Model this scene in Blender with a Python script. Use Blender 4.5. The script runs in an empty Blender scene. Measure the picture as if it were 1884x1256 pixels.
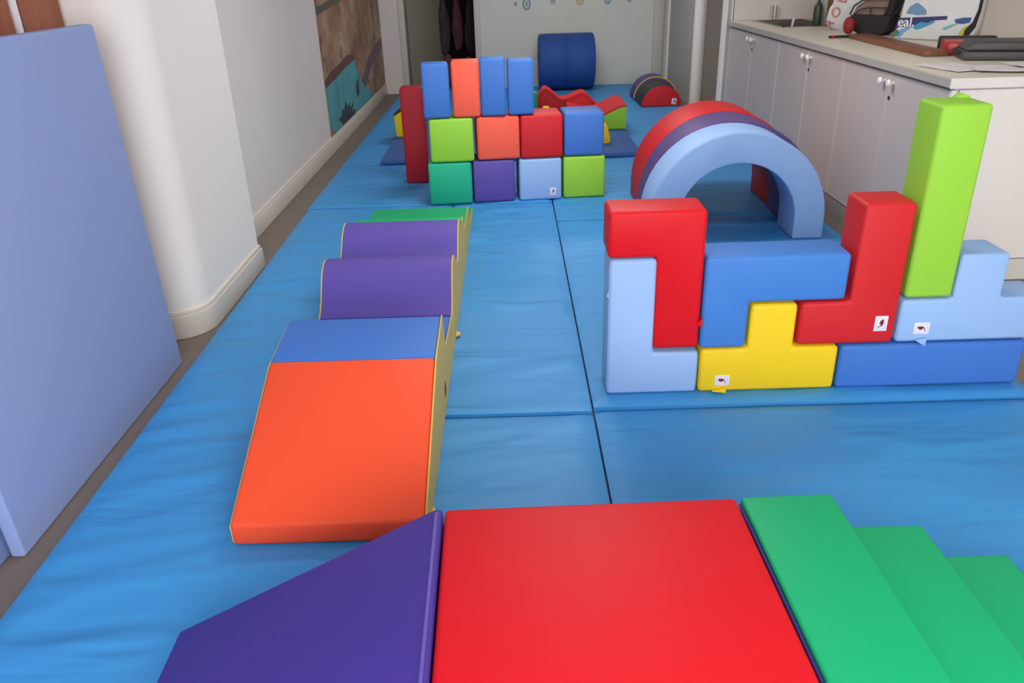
import bpy, bmesh, math, random
from math import sin, cos, pi, radians, sqrt
from mathutils import Vector, Matrix, noise
random.seed(7)
S = bpy.context.scene
COL = S.collection

# ------------------------------------------------------------------ camera
F_PX, PITCH, ROLL, YAW, CAM_H = 1453.0, 25.6, -1.85, -0.43, 1.54
p_, r_, y_ = radians(PITCH), radians(ROLL), radians(YAW)
fwd = Vector((sin(y_) * cos(p_), cos(y_) * cos(p_), -sin(p_)))
right0 = Vector((cos(y_), -sin(y_), 0)); up0 = right0.cross(fwd)
right = cos(r_) * right0 + sin(r_) * up0
up = -sin(r_) * right0 + cos(r_) * up0
cd = bpy.data.cameras.new('camera'); cam = bpy.data.objects.new('camera', cd); COL.objects.link(cam)
cd.sensor_width = 36; cd.sensor_fit = 'HORIZONTAL'; cd.lens = 36 * F_PX / 1884; cd.clip_start = .02
m = Matrix.Identity(4)
for i, v in enumerate((right, up, -fwd)):
    for j in range(3): m[j][i] = v[j]
m.translation = (0, 0, CAM_H); cam.matrix_world = m
S.camera = cam

# ------------------------------------------------------------------ light
W = bpy.data.worlds.new('world'); S.world = W; W.use_nodes = True
W.node_tree.nodes['Background'].inputs[0].default_value = (.82, .9, 1, 1)
W.node_tree.nodes['Background'].inputs[1].default_value = 1.0
def area(name, loc, rot, sx, sy, e, col):
    l = bpy.data.lights.new(name, 'AREA'); l.shape = 'RECTANGLE'; l.size = sx; l.size_y = sy; l.energy = e; l.color = col
    o = bpy.data.objects.new(name, l); COL.objects.link(o); o.location = loc; o.rotation_euler = rot; return o
# daylight through the big window behind the camera, and added ceiling fill lights with no known lamps
area('window_daylight', (0.6, -2.02, 1.75), (radians(90), 0, 0), 3.9, 1.9, 190, (1, .985, .96))
for (cx, cy, e) in ((.4, 2.6, 8), (.4, 4.6, 46), (.4, 8.6, 36)):
    area('added_ceiling_fill', (cx, cy, 2.64), (0, 0, 0), 1.2, .6, e, (1, .96, .9))
S.view_settings.view_transform = 'Standard'; S.view_settings.look = 'None'
S.view_settings.exposure = 0.0; S.view_settings.gamma = 1.0; S.view_settings.use_curve_mapping = False

# ------------------------------------------------------------------ materials
def s2l(c): return tuple(((v / 255) / 12.92 if v / 255 <= .04045 else ((v / 255 + .055) / 1.055) ** 2.4) for v in c)
MC = {}
def mat(name, rgb, rough=.5, bump=0, bscale=60, metal=0, spec=.5, var=0, vscale=3, alpha=1, trans=0, ior=1.45, stretch=(1, 1, 1)):
    if name in MC: return MC[name]
    M = bpy.data.materials.new(name); M.use_nodes = True; N = M.node_tree.nodes; L = M.node_tree.links
    b = N['Principled BSDF']; c = s2l(rgb)
    b.inputs['Base Color'].default_value = (*c, 1); b.inputs['Roughness'].default_value = rough
    b.inputs['Metallic'].default_value = metal; b.inputs['Specular IOR Level'].default_value = spec
    b.inputs['Transmission Weight'].default_value = trans; b.inputs['IOR'].default_value = ior
    tc = N.new('ShaderNodeTexCoord'); mp = N.new('ShaderNodeMapping'); mp.inputs['Scale'].default_value = stretch
    L.new(tc.outputs['Object'], mp.inputs['Vector'])
    if var:
        n = N.new('ShaderNodeTexNoise'); n.inputs['Scale'].default_value = vscale; n.inputs['Detail'].default_value = 3
        r = N.new('ShaderNodeValToRGB')
        r.color_ramp.elements[0].color = (*[x * (1 - var) for x in c], 1); r.color_ramp.elements[0].position = .3
        r.color_ramp.elements[1].color = (*[min(1, x * (1 + var)) for x in c], 1); r.color_ramp.elements[1].position = .7
        L.new(mp.outputs[0], n.inputs['Vector']); L.new(n.outputs[0], r.inputs[0]); L.new(r.outputs[0], b.inputs['Base Color'])
    if bump:
        n = N.new('ShaderNodeTexNoise'); n.inputs['Scale'].default_value = bscale; n.inputs['Detail'].default_value = 4
        bp = N.new('ShaderNodeBump'); bp.inputs['Strength'].default_value = bump; bp.inputs['Distance'].default_value = .01
        L.new(mp.outputs[0], n.inputs['Vector']); L.new(n.outputs[0], bp.inputs['Height']); L.new(bp.outputs[0], b.inputs['Normal'])
    MC[name] = M; return M
def vinyl(name, rgb, rough=.5): return mat('vinyl_' + name, rgb, rough, .12, 9, spec=.28)
V = dict(
    orange=vinyl('orange', (244, 84, 48)), red=vinyl('red', (216, 18, 32)), darkred=vinyl('dark_red', (208, 38, 44)),
    crimson=vinyl('crimson', (160, 30, 44)), coral=vinyl('coral', (250, 98, 76)), green=vinyl('green', (20, 172, 112)),
    teal=vinyl('teal_green', (36, 178, 140)), lime=vinyl('lime', (152, 208, 66)), purple=vinyl('purple', (96, 80, 166)),
    deep=vinyl('deep_purple', (74, 56, 150)), blue=vinyl('blue', (70, 128, 208)), mid=vinyl('mid_blue', (66, 118, 200)),
    pale=vinyl('pale_blue', (152, 186, 234)), lilac=vinyl('panel_blue', (146, 164, 212), .6), yellow=vinyl('yellow', (240, 204, 34)),
    ochre=vinyl('side_yellow', (222, 190, 92), .5), navy=vinyl('drum_blue', (46, 80, 150), .65), black=vinyl('black', (58, 60, 60)),
    mulberry=vinyl('mulberry', (92, 74, 128)), slate=vinyl('flat_mat_blue', (66, 100, 160), .6))
M_floor = mat('floor_vinyl', (120, 108, 100), .55, .05, 30, var=.06, vscale=8)
M_wall = mat('wall_paint', (222, 214, 210), .8, .03, 40, var=.02, vscale=2)
M_white = mat('white_paint', (240, 234, 230), .6)
M_ceil = mat('ceiling_paint', (225, 222, 216), .9)
M_base = mat('skirting_paint', (206, 198, 188), .5, var=.03)
M_door_grey = mat('cabinet_grey', (194, 184, 180), .45)
M_edge = mat('cabinet_edge', (222, 210, 206), .5)
M_top = mat('worktop_laminate', (220, 211, 195), .4, var=.03, vscale=30)
M_lip = mat('worktop_lip', (176, 172, 164), .4)
M_steel = mat('steel', (140, 135, 125), .35, metal=.8)
M_black = mat('black_plastic', (40, 38, 38), .5)
M_label = mat('label_white', (235, 230, 240), .5)
M_mark = mat('label_mark', (120, 40, 60), .5)
M_glass = mat('clear_glass', (250, 250, 250), .02, trans=1, ior=1.45)
M_wood = mat('wood_panel', (150, 84, 58), .5, var=.12, vscale=6, stretch=(6, 6, .6))

# mat material: vinyl with wrinkle bump running across the mat
def mat_vinyl(name, rgb, rough=.47):
    M = bpy.data.materials.new(name); M.use_nodes = True; N = M.node_tree.nodes; L = M.node_tree.links
    b = N['Principled BSDF']; b.inputs['Base Color'].default_value = (*s2l(rgb), 1)
    b.inputs['Roughness'].default_value = rough; b.inputs['Specular IOR Level'].default_value = .3
    tc = N.new('ShaderNodeTexCoord'); mp = N.new('ShaderNodeMapping'); mp.inputs['Scale'].default_value = (.6, 2.6, 1)
    mp.inputs['Rotation'].default_value = (0, 0, radians(8))
    n = N.new('ShaderNodeTexNoise'); n.inputs['Scale'].default_value = 1.6; n.inputs['Detail'].default_value = 2.5; n.inputs['Distortion'].default_value = .8
    bp = N.new('ShaderNodeBump'); bp.inputs['Strength'].default_value = .5; bp.inputs['Distance'].default_value = .045
    L.new(tc.outputs['Object'], mp.inputs['Vector']); L.new(mp.outputs[0], n.inputs['Vector']); L.new(n.outputs[0], bp.inputs['Height']); L.new(bp.outputs[0], b.inputs['Normal'])
    return M
M_mat = mat_vinyl('mat_blue', (64, 148, 212))
M_mat_far = M_mat

HARD = {'cabinet_grey', 'cabinet_edge', 'worktop_laminate', 'worktop_lip', 'white_paint', 'wood_panel', 'plinth_grey', 'plinth_white', 'trim_grey'}
# ------------------------------------------------------------------ helpers
def link(name, bm, m, parent=None, loc=(0, 0, 0), rotz=0, smooth=True):
    me = bpy.data.meshes.new(name); bmesh.ops.recalc_face_normals(bm, faces=bm.faces); bm.to_mesh(me); bm.free()
    for x in (m if isinstance(m, (list, tuple)) else [m]): me.materials.append(x)
    m0 = m[0] if isinstance(m, (list, tuple)) else m
    if smooth and m0.name not in HARD:
        me.polygons.foreach_set('use_smooth', [True] * len(me.polygons))
        try: me.set_sharp_from_angle(angle=radians(35))
        except Exception: pass
    o = bpy.data.objects.new(name, me); COL.objects.link(o)
    if parent: o.parent = parent
    o.location = loc; o.rotation_euler = (0, 0, rotz)
    return o
def tag(o, label=None, cat=None, group=None, kind=None):
    if label: o['label'] = label
    if cat: o['category'] = cat
    if group: o['group'] = group
    if kind: o['kind'] = kind
    return o
def thing(name, label, cat, loc=(0, 0, 0), rotz=0, group=None):
    o = bpy.data.objects.new(name, None); COL.objects.link(o); o.location = loc; o.rotation_euler = (0, 0, rotz); o.empty_display_size = .1
    return tag(o, label, cat, group)
def struct(name, bm, m, parent=None):
    o = link(name, bm, m, parent)
    if not parent: o['kind'] = 'structure'
    return o
def box(bm, x0, x1, y0, y1, z0, z1, bev=0, seg=2):
    r = bmesh.ops.create_cube(bm, size=1)
    for v in r['verts']:
        v.co = Vector(((x0 + x1) / 2 + v.co.x * (x1 - x0), (y0 + y1) / 2 + v.co.y * (y1 - y0), (z0 + z1) / 2 + v.co.z * (z1 - z0)))
    if bev:
        es = list({e for v in r['verts'] for e in v.link_edges})
        bmesh.ops.bevel(bm, geom=es, offset=bev, segments=seg, profile=.5, affect='EDGES')
    return bm
def nb(*a, **k): return box(bmesh.new(), *a, **k)
def prism(pts, a0, a1, axis='y', bev=.012, seg=3, bm=None, sharp=35):
    """pts: outline in the plane across the axis (x,z) for 'y', (y,z) for 'x', (x,y) for 'z'."""
    bm = bm or bmesh.new()
    def P(u, v, a): return {'y': (u, a, v), 'x': (a, u, v), 'z': (u, v, a)}[axis]
    A = [bm.verts.new(P(u, v, a0)) for u, v in pts]; B = [bm.verts.new(P(u, v, a1)) for u, v in pts]
    fs = [bm.faces.new(A), bm.faces.new(B[::-1])]
    n = len(pts)
    for i in range(n): fs.append(bm.faces.new((A[i], B[i], B[(i + 1) % n], A[(i + 1) % n])))
    bmesh.ops.recalc_face_normals(bm, faces=fs)
    if bev:
        es = {e for f in fs for e in f.edges}
        es = [e for e in es if len(e.link_faces) == 2 and e.calc_face_angle(0) > radians(sharp)]
        bmesh.ops.bevel(bm, geom=es, offset=bev, segments=seg, profile=.5, affect='EDGES', clamp_overlap=True)
    return bm
def tube(path, r, bm=None, closed=False, n=8):
    bm = bm or bmesh.new(); path = [Vector(p) for p in path]; rings = []; m_ = len(path)
    for i, p in enumerate(path):
        a = path[(i - 1) % m_] if (closed or i) else p; b = path[(i + 1) % m_] if (closed or i < m_ - 1) else p
        t = (b - a).normalized(); u = t.cross(Vector((0, 0, 1)))
        if u.length < .1: u = t.cross(Vector((1, 0, 0)))
        u.normalize(); w = t.cross(u)
        rr = r[i] if isinstance(r, (list, tuple)) else r
        rings.append([bm.verts.new(p + rr * (cos(2 * pi * k / n) * u + sin(2 * pi * k / n) * w)) for k in range(n)])
    for i in range(m_ if closed else m_ - 1):
        A, B = rings[i], rings[(i + 1) % m_]
        for k in range(n): bm.faces.new((A[k], A[(k + 1) % n], B[(k + 1) % n], B[k]))
    if not closed:
        bm.faces.new(rings[0][::-1]); bm.faces.new(rings[-1])
    return bm
def lathe(prof, n=24, bm=None, c=(0, 0, 0), axis='z'):
    bm = bm or bmesh.new(); rings = []
    def P(r, z, a):
        if axis == 'z': return (c[0] + r * cos(a), c[1] + r * sin(a), c[2] + z)
        if axis == 'x': return (c[0] + z, c[1] + r * cos(a), c[2] + r * sin(a))
        return (c[0] + r * cos(a), c[1] + z, c[2] + r * sin(a))
    for r, z in prof: rings.append([bm.verts.new(P(max(r, 1e-4), z, 2 * pi * k / n)) for k in range(n)])
    for A, B in zip(rings, rings[1:]):
        for k in range(n): bm.faces.new((A[k], A[(k + 1) % n], B[(k + 1) % n], B[k]))
    bm.faces.new(rings[0][::-1]); bm.faces.new(rings[-1])
    return bm
def rounded(pts, rad, inset=0.0, n=4):
    out = []; N_ = len(pts)
    ar = sum(pts[i][0] * pts[(i + 1) % N_][1] - pts[(i + 1) % N_][0] * pts[i][1] for i in range(N_)); s = 1 if ar > 0 else -1
    for i in range(N_):
        a, b_, c_ = Vector(pts[i - 1]), Vector(pts[i]), Vector(pts[(i + 1) % N_])
        d1 = (b_ - a).normalized(); d2 = (c_ - b_).normalized(); off = (Vector((-d1.y, d1.x)) + Vector((-d2.y, d2.x))) * s * inset
        p0, p1 = b_ - d1 * rad, b_ + d2 * rad
        for k in range(n + 1):
            t = k / n; out.append(tuple((1 - t) ** 2 * p0 + 2 * t * (1 - t) * b_ + t * t * p1 + off))
    return out
def seam(pts, y, parent, m, r=.0022, inset=0.0):
    return link('seam_piping', tube([(u, y, v) for u, v in pts], r, closed=True, n=6), m, parent)
def text_bm(s, size, ext=.002, bold=0.0):
    cu = bpy.data.curves.new('t', 'FONT'); cu.body = s; cu.size = size; cu.extrude = ext; cu.offset = bold
    cu.align_x = 'CENTER'; cu.align_y = 'CENTER'
    o = bpy.data.objects.new('t', cu); COL.objects.link(o)
    bpy.context.view_layer.update()
    me = bpy.data.meshes.new_from_object(o.evaluated_get(bpy.context.evaluated_depsgraph_get()))
    bm = bmesh.new(); bm.from_mesh(me); bpy.data.objects.remove(o); bpy.data.meshes.remove(me); return bm

# logo label: white rectangle with the dark red hooked mark; drawn facing -Y, local x right, z up
MARK = [(.0035, .0150), (.0068, .0135), (.0080, .0060), (.0072, -.0030), (.0030, -.0090), (-.0060, -.0125), (-.0095, -.0128),
        (-.0090, -.0100), (-.0020, -.0085), (.0015, -.0050), (-.0045, -.0020), (-.0052, .0040), (-.0025, .0105)]
def logo_label(parent, x, y, z, rot=0.0, s=1.0):
    R = Matrix.Rotation(rot, 4, 'Y')
    def fix(bm, dy):
        for v in bm.verts:
            q = R @ Vector((v.co.x * s, v.co.y, v.co.z * s)); v.co = Vector((q.x + x, q.y + y + dy, q.z + z))
        return bm
    lb = link('logo_label', fix(nb(-.0205, .0205, -.0012, .0012, -.026, .026, bev=.001), 0), M_label, parent)
    lb['label'] = 'white sewn label with dark red mark'
    link('logo_mark', fix(prism(MARK, -.0022, -.0010, bev=0), 0), M_mark, lb)
    link('label_border', fix(tube([(u, -.0014, v) for u, v in rounded([(-.014, -.019), (.014, -.019), (.014, .019), (-.014, .019)], .003)], .0006, closed=True, n=5), 0), mat('label_line', (150, 170, 200), .6), lb)
    return lb
def zip_flap(parent, pts, y0, y1, m):
    return link('zip_flap', prism(pts, y0, y1, bev=.001), m, parent)

def block(name, label, pts, y0, y1, m, group, bev=.013, cat='foam block', rotz=0, loc=None):
    """A foam block: body is the thing, its piping a child. Outline pts in world x,z."""
    xs = [u for u, v in pts]; zs = [v for u, v in pts]
    cx, cz, cy = (min(xs) + max(xs)) / 2, min(zs), (y0 + y1) / 2
    L = [(u - cx, v - cz) for u, v in pts]
    o = link(name, prism(L, y0 - cy, y1 - cy, bev=bev), m, None, (cx, cy, cz), rotz)
    tag(o, label, cat, group)
    g = .0015
    for y in (y0 - cy + bev * .75, y1 - cy - bev * .75):
        ins = rounded(L, bev * 1.25, .0022)
        s = seam(ins, y, o, m, .0022)
    o['_c'] = 0; del o['_c']
    return o, (cx, cy, cz)

# ------------------------------------------------------------------ the room
MT = .04    # mat thickness
struct('floor', nb(-3.0, 4.4, -2.2, 14.5, -.08, 0), M_floor)
struct('ceiling', nb(-3.0, 4.4, -2.2, 14.5, 2.66, 2.76), M_ceil)
# left: wall of the cupboard bay, nib with a rounded corner, recessed wall with mural
struct('wall_left_near', nb(-2.4, -2.3, -2.2, 3.34, 0, 2.66), M_wall)
rr = .17
nib = [(-2.6, 3.34), (-1.46 - rr, 3.34)] + [(-1.46 - rr + rr * sin(a), 3.34 + rr - rr * cos(a)) for a in [radians(9 * k) for k in range(1, 11)]] + [(-1.46, 4.30), (-2.6, 4.30)]
struct('wall_left_pillar', prism(nib, 0, 2.66, 'z', bev=0), mat('pillar_paint', (232, 227, 224), .6, .02, 40))
nb2 = [(-1.46 - rr + (rr + .018) * sin(a), 3.34 + rr - (rr + .018) * cos(a)) for a in [radians(9 * k) for k in range(0, 11)]]
base = [(-2.2, 3.322)] + nb2 + [(-1.442, 4.318), (-1.7, 4.318), (-1.7, 3.9), (-2.2, 3.9)]
struct('baseboard_left_pillar', prism(base, 0, .115, 'z', bev=.006), M_base)
base2 = [(-2.2, 3.328)] + [(-1.46 - rr + (rr + .010) * sin(a), 3.34 + rr - (rr + .010) * cos(a)) for a in [radians(9 * k) for k in range(0, 11)]] + [(-1.45, 4.31), (-1.7, 4.31), (-1.7, 3.9), (-2.2, 3.9)]
struct('baseboard_left_pillar_cap', prism(base2, .115, .135, 'z', bev=.004), mat('skirting_cap_lit', (222, 210, 200), .5))  # cap lighter than the skirting: its lit top edge put into the colour
struct('wall_left', nb(-1.85, -1.66, 4.30, 11.06, 0, 2.66), M_wall)
struct('baseboard_left', nb(-1.66, -1.64, 4.32, 11.0, 0, .112, bev=.004), M_base)
struct('baseboard_left_cap', nb(-1.66, -1.648, 4.32, 11.0, .112, .135, bev=.004), mat('skirting_cap_lit', (222, 210, 200), .5))  # same lighter tone, painting the top edge as lit
# far wall and the doorway on its left
struct('wall_far', nb(-.42, 2.10, 11.06, 11.2, 0, 2.66), mat('far_wall_paint', (214, 215, 206), .7, var=.02))
struct('wall_far_column', nb(-1.85, -1.42, 11.0, 11.2, 0, 2.66), M_wall)
struct('wall_far_lintel', nb(-1.42, -.42, 11.06, 11.2, 2.1, 2.66), M_wall)
struct('trim_1', nb(-1.42, -1.34, 11.03, 11.2, 0, 2.1, bev=.008), M_base)
struct('trim_2', nb(-.44, -.36, 11.035, 11.06, 0, 2.1, bev=.006), M_base)
# dark store room behind the doorway
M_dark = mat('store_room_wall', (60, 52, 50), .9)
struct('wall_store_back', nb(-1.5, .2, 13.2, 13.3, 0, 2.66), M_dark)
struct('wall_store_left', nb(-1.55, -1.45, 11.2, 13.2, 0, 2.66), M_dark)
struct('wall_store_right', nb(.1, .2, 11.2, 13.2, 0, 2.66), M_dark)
# door leaf, swung into the store room
dr = struct('door_1', nb(0, .80, -.02, .02, .01, 2.05, bev=.004), mat('door_olive_grey', (150, 144, 126), .5, var=.03))
dr.location = (-1.335, 11.24, 0); dr.rotation_euler = (0, 0, radians(58))
hd = link('door_handle', tube([(.74, -.022, 1.0), (.74, -.06, 1.0), (.64, -.06, 1.0)], .009), M_steel, dr)
# right side beyond the counter
struct('trim_3', nb(1.89, 2.02, 11.02, 11.06, 0, 2.3, bev=.006), M_base)
struct('wall_right_far', nb(2.06, 2.16, 9.36, 10.86, 0, 2.66), mat('right_wall_paint', (182, 176, 170), .7))
struct('trim_4', nb(2.035, 2.06, 10.80, 10.90, 0, 2.66, bev=.004), M_white)
struct('wall_right_recess_back', nb(2.16, 2.55, 10.6, 11.2, 0, 2.66), M_wall)
struct('trim_5', lathe([(.065, 0), (.065, 2.66)], 24, c=(2.115, 9.36, 0)), M_white)
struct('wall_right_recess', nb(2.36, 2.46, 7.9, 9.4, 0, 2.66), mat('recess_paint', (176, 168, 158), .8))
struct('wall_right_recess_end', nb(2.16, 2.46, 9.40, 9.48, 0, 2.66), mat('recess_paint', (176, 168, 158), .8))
struct('wall_partition', nb(2.06, 2.98, 7.80, 7.90, 0, 2.66), mat('partition_paint', (222, 214, 210), .6))
struct('trim_6', nb(1.985, 2.015, 7.80, 7.90, 0, 2.66, bev=.004), M_white)
struct('trim_7', nb(2.015, 2.045, 7.82, 7.90, 0, 2.66), mat('trim_grey', (176, 180, 182), .6))
struct('trim_8', nb(2.045, 2.07, 7.80, 7.90, 0, 2.66, bev=.004), M_white)
struct('wall_right', nb(2.96, 3.06, -2.2, 7.9, 0, 2.66), mat('right_splash_paint', (200, 192, 180), .7, var=.02))
# window wall behind the camera (daylight side)
for nm, a in (('wall_back_below', (-3, 3.06, -2.1, -2.0, 0, .8)), ('wall_back_above', (-3, 3.06, -2.1, -2.0, 2.45, 2.66)),
              ('wall_back_left', (-3, -1.4, -2.1, -2.0, .8, 2.45)), ('wall_back_right', (2.6, 3.06, -2.1, -2.0, .8, 2.45))):
    pass
bm = bmesh.new()
for a in ((-3, 3.06, -2.2, -2.1, 0, .78), (-3, 3.06, -2.2, -2.1, 2.72, 2.76), (-3, -1.4, -2.2, -2.1, .78, 2.72), (2.6, 3.06, -2.2, -2.1, .78, 2.72)): box(bm, *a)
struct('wall_back', bm, M_wall)
wf = bmesh.new()
for x in (-1.4, -.07, 1.26, 2.56): box(wf, x, x + .04, -2.16, -2.12, .78, 2.72)
struct('window_1', wf, M_white)

# ------------------------------------------------------------------ wall mural (generic antique-map look, plain shapes)
M_mural = bpy.data.materials.new('mural_print'); M_mural.use_nodes = True
N = M_mural.node_tree.nodes; L = M_mural.node_tree.links; b = N['Principled BSDF']; b.inputs['Roughness'].default_value = .6
tc = N.new('ShaderNodeTexCoord'); n1 = N.new('ShaderNodeTexNoise'); n1.inputs['Scale'].default_value = 2.2; n1.inputs['Detail'].default_value = 5
rp = N.new('ShaderNodeValToRGB'); e = rp.color_ramp.elements
e[0].position = .32; e[0].color = (*s2l((128, 88, 70)), 1); e[1].position = .66; e[1].color = (*s2l((176, 148, 118)), 1)
k = rp.color_ramp.elements.new(.5); k.color = (*s2l((156, 118, 92)), 1)
L.new(tc.outputs['Object'], n1.inputs['Vector']); L.new(n1.outputs[0], rp.inputs[0]); vo = N.new('ShaderNodeTexNoise'); vo.inputs['Scale'].default_value = 7; vo.inputs['Detail'].default_value = 1
r2 = N.new('ShaderNodeValToRGB'); r2.color_ramp.elements[0].position = .60; r2.color_ramp.elements[0].color = (0, 0, 0, 1); r2.color_ramp.elements[1].position = .66; r2.color_ramp.elements[1].color = (.75, .75, .75, 1)
mx = N.new('ShaderNodeMixRGB'); mx.inputs[2].default_value = (*s2l((100, 84, 66)), 1)
L.new(tc.outputs['Object'], vo.inputs['Vector']); L.new(vo.outputs[0], r2.inputs[0]); L.new(r2.outputs[0], mx.inputs[0]); L.new(rp.outputs[0], mx.inputs[1]); L.new(mx.outputs[0], b.inputs['Base Color'])
mu = thing('wall_mural', 'brown and turquoise printed mural covering the far part of the left wall', 'mural', (-1.66, 9.2, .14))
def mur(name, pts, m, t):
    ob = prism([(y - 9.2, z - .14) for y, z in pts], 0, t, 'x', bev=0)
    return link(name, ob, m, mu)
mur('mural_sheet', [(7.38, .14), (10.99, .14), (10.99, 2.3), (7.38, 2.3)], M_mural, .006)
mur('turquoise_area', [(7.385, .57), (7.9, .60), (8.4, .64), (8.88, .655), (9.05, .52), (9.2, .40), (9.45, .30), (9.7, .24), (9.9, .145), (7.6, .145), (7.385, .22)],
    mat('mural_turquoise', (84, 152, 158), .6, var=.2, vscale=4), .008)
mur('dark_shore', [(7.385, .57), (7.9, .60), (8.4, .64), (8.88, .66), (8.92, .72), (8.5, .74), (8.1, .70), (7.7, .68), (7.385, .64)], mat('mural_umber', (104, 66, 58), .6, var=.15), .0085)
mur('dark_coral_shape', [(7.95, .145), (7.85, .20), (7.75, .23), (7.92, .24), (7.98, .30), (8.08, .27), (8.2, .34), (8.28, .27), (8.42, .30), (8.38, .24), (8.62, .28), (8.5, .2), (8.7, .18), (8.6, .145)], mat('mural_ink', (62, 66, 66), .6), .009)
mur('purple_band', [(9.2, .40), (9.45, .46), (9.75, .58), (10.3, .66), (10.95, .72), (10.95, .60), (10.4, .54), (9.95, .46), (9.65, .36), (9.45, .30)], mat('mural_mauve', (112, 92, 98), .6), .0085)
mur('small_fish_shape', [(8.82, .38), (8.95, .46), (9.02, .42), (9.0, .30), (8.9, .27), (8.84, .31)], mat('mural_ink', (62, 66, 66), .6), .009)
mur('top_border', [(7.385, 1.18), (10.98, 1.40), (10.98, 1.46), (7.385, 1.24)], mat('mural_green_line', (92, 84, 70), .6), .0085)

# ------------------------------------------------------------------ floor mats
def floor_mat(x0, x1, y0, y1, label, group, pucker=False, seed=0, amp=.0045, sag=.006, skew=0.0):
    g = .004; x0 += g; x1 -= g; y0 += g; y1 -= g
    bm = bmesh.new(); nx, ny = max(8, int((x1 - x0) / .035)), max(8, int((y1 - y0) / .022)); rad = .014
    cx, cy = (x0 + x1) / 2, (y0 + y1) / 2
    grid = []
    for j in range(ny + 1):
        row = []
        for i in range(nx + 1):
            x = x0 + (x1 - x0) * i / nx; y = y0 + (y1 - y0) * j / ny
            d = min(x - x0, x1 - x, y - y0, y1 - y)
            z = MT - rad * (1 - min(1, d / rad)) * .6
            q = Vector((x * .9 + seed * 3.1, y * 3.4 + x * .8, seed * 1.7))
            w = noise.noise(q) * .55 + noise.noise(Vector((x * 1.5 + y * 1.0, y * 6.5 - x * 2.2, seed + 5.))) * .45
            ridge = 1 - abs(w) * 4.0; ridge = max(0, ridge) ** 2 * (.45 + .9 * max(0, noise.noise(Vector((x * 1.3, y * 1.3, seed + 9.))) + .25))
            z += amp * (ridge * 1.5 - .3 + .8 * w) * min(1, d / .08)
            if pucker and y - y0 < .09:
                z += .004 * sin((y - y0) / .09 * pi) * (.6 + .8 * noise.noise(Vector((x * 22, y * 6, 2.))))
            z -= sag * math.exp(-(y1 - y) / .035)
            x += skew * (x1 - x) / (x1 - x0) * (y1 - y) / (y1 - y0)
            row.append(bm.verts.new((x - cx, y - cy, z)))
        grid.append(row)
    for j in range(ny):
        for i in range(nx): bm.faces.new((grid[j][i], grid[j][i + 1], grid[j + 1][i + 1], grid[j + 1][i]))
    rim = [grid[0][i] for i in range(nx + 1)] + [grid[j][nx] for j in range(1, ny + 1)] + [grid[ny][i] for i in range(nx - 1, -1, -1)] + [grid[j][0] for j in range(ny - 1, 0, -1)]
    low = [bm.verts.new((v.co.x, v.co.y, .001)) for v in rim]
    for i in range(len(rim)):
        k = (i + 1) % len(rim); bm.faces.new((rim[i], low[i], low[k], rim[k]))
    bm.faces.new(low)
    o = link('floor_mat', bm, M_mat, None, (cx, cy, 0)); tag(o, label, 'mat', group)
    return o
XS = .274
XM = -.42
floor_mat(-1.43, XM, -.6, 5.375, 'long blue floor mat along the pillar and the upright pale blue mats', 'blue floor mats', seed=1, amp=.012, skew=.085)
floor_mat(XM, XS, -.6, 2.528, 'blue floor mat in the front middle, right of the orange ramp', 'blue floor mats', seed=12, amp=.006, sag=.014)
floor_mat(XM, XS, 2.528, 5.375, 'blue floor mat right of the purple wave bench, before the cube wall', 'blue floor mats', seed=2, amp=.012)
floor_mat(-1.44, XS, 5.375, 8.2, 'blue floor mat along the mural, under the left half of the cube wall', 'blue floor mats', seed=3)
floor_mat(-1.44, XS, 8.2, 11.02, 'blue floor mat in the far left corner by the doorway', 'blue floor mats', seed=4)
floor_mat(XS, 1.93, -.6, 2.552, 'blue floor mat in the front right, under the near green steps', 'blue floor mats', seed=5, amp=.006, sag=.016)
floor_mat(XS, 1.93, 2.552, 4.93, 'blue floor mat with a puckered front seam, under the stacked L and T blocks', 'blue floor mats', pucker=True, seed=6)
floor_mat(XS, 1.93, 4.93, 7.8, 'blue floor mat under the back of the arch tunnel beside the grey cupboards', 'blue floor mats', seed=7)
floor_mat(XS, 1.96, 7.8, 11.03, 'blue floor mat in front of the far white wall, under the blue drum', 'blue floor mats', seed=8)

# ------------------------------------------------------------------ tall panels leaning on the left
def lean_panel(name, label, y0, y1, xb, xt, h, t, m):
    # outline x,z extruded along y; slightly tilted
    pts = [(xb, 0), (xt, h), (xt - t, h), (xb - t, 0)]
    o, c = block(name, label, [(a, b_) for a, b_ in pts], y0, y1, m, None, bev=.010, cat='mat')
    return o
lean_panel('padded_mat', 'tall pale blue padded mat standing on edge against the brown cupboard, reaching the pillar', 1.835, 3.09, -1.467, -1.505, 1.385, .045, V['lilac'])
lean_panel('padded_mat', 'pale blue padded upright mat at the left edge, only its lower strip showing', .55, 1.98, -1.518, -1.556, 1.385, .045, V['lilac'])
# brown cupboard doors above it
cup = thing('wooden_cupboard', 'tall red-brown wooden cupboard behind the pale blue upright mats', 'cupboard', (-1.95, 2.2, 0))
link('carcass', nb(-.32, .20, -1.7, 1.12, 0, 2.3), M_wood, cup)
link('door', nb(.20, .223, -.36, .80 - .02, .08, 2.28, bev=.003), M_wood, cup)
link('door', nb(.20, .223, .845, 1.118, .08, 2.28, bev=.003), M_wood, cup)
link('door', nb(.20, .223, -1.68, -.40, .08, 2.28, bev=.003), M_wood, cup)
link('edge_strip', nb(.20, .228, .80, .822, .08, 2.28), M_label, cup)['label'] = 'pale vertical edge strip between two brown doors'

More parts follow.
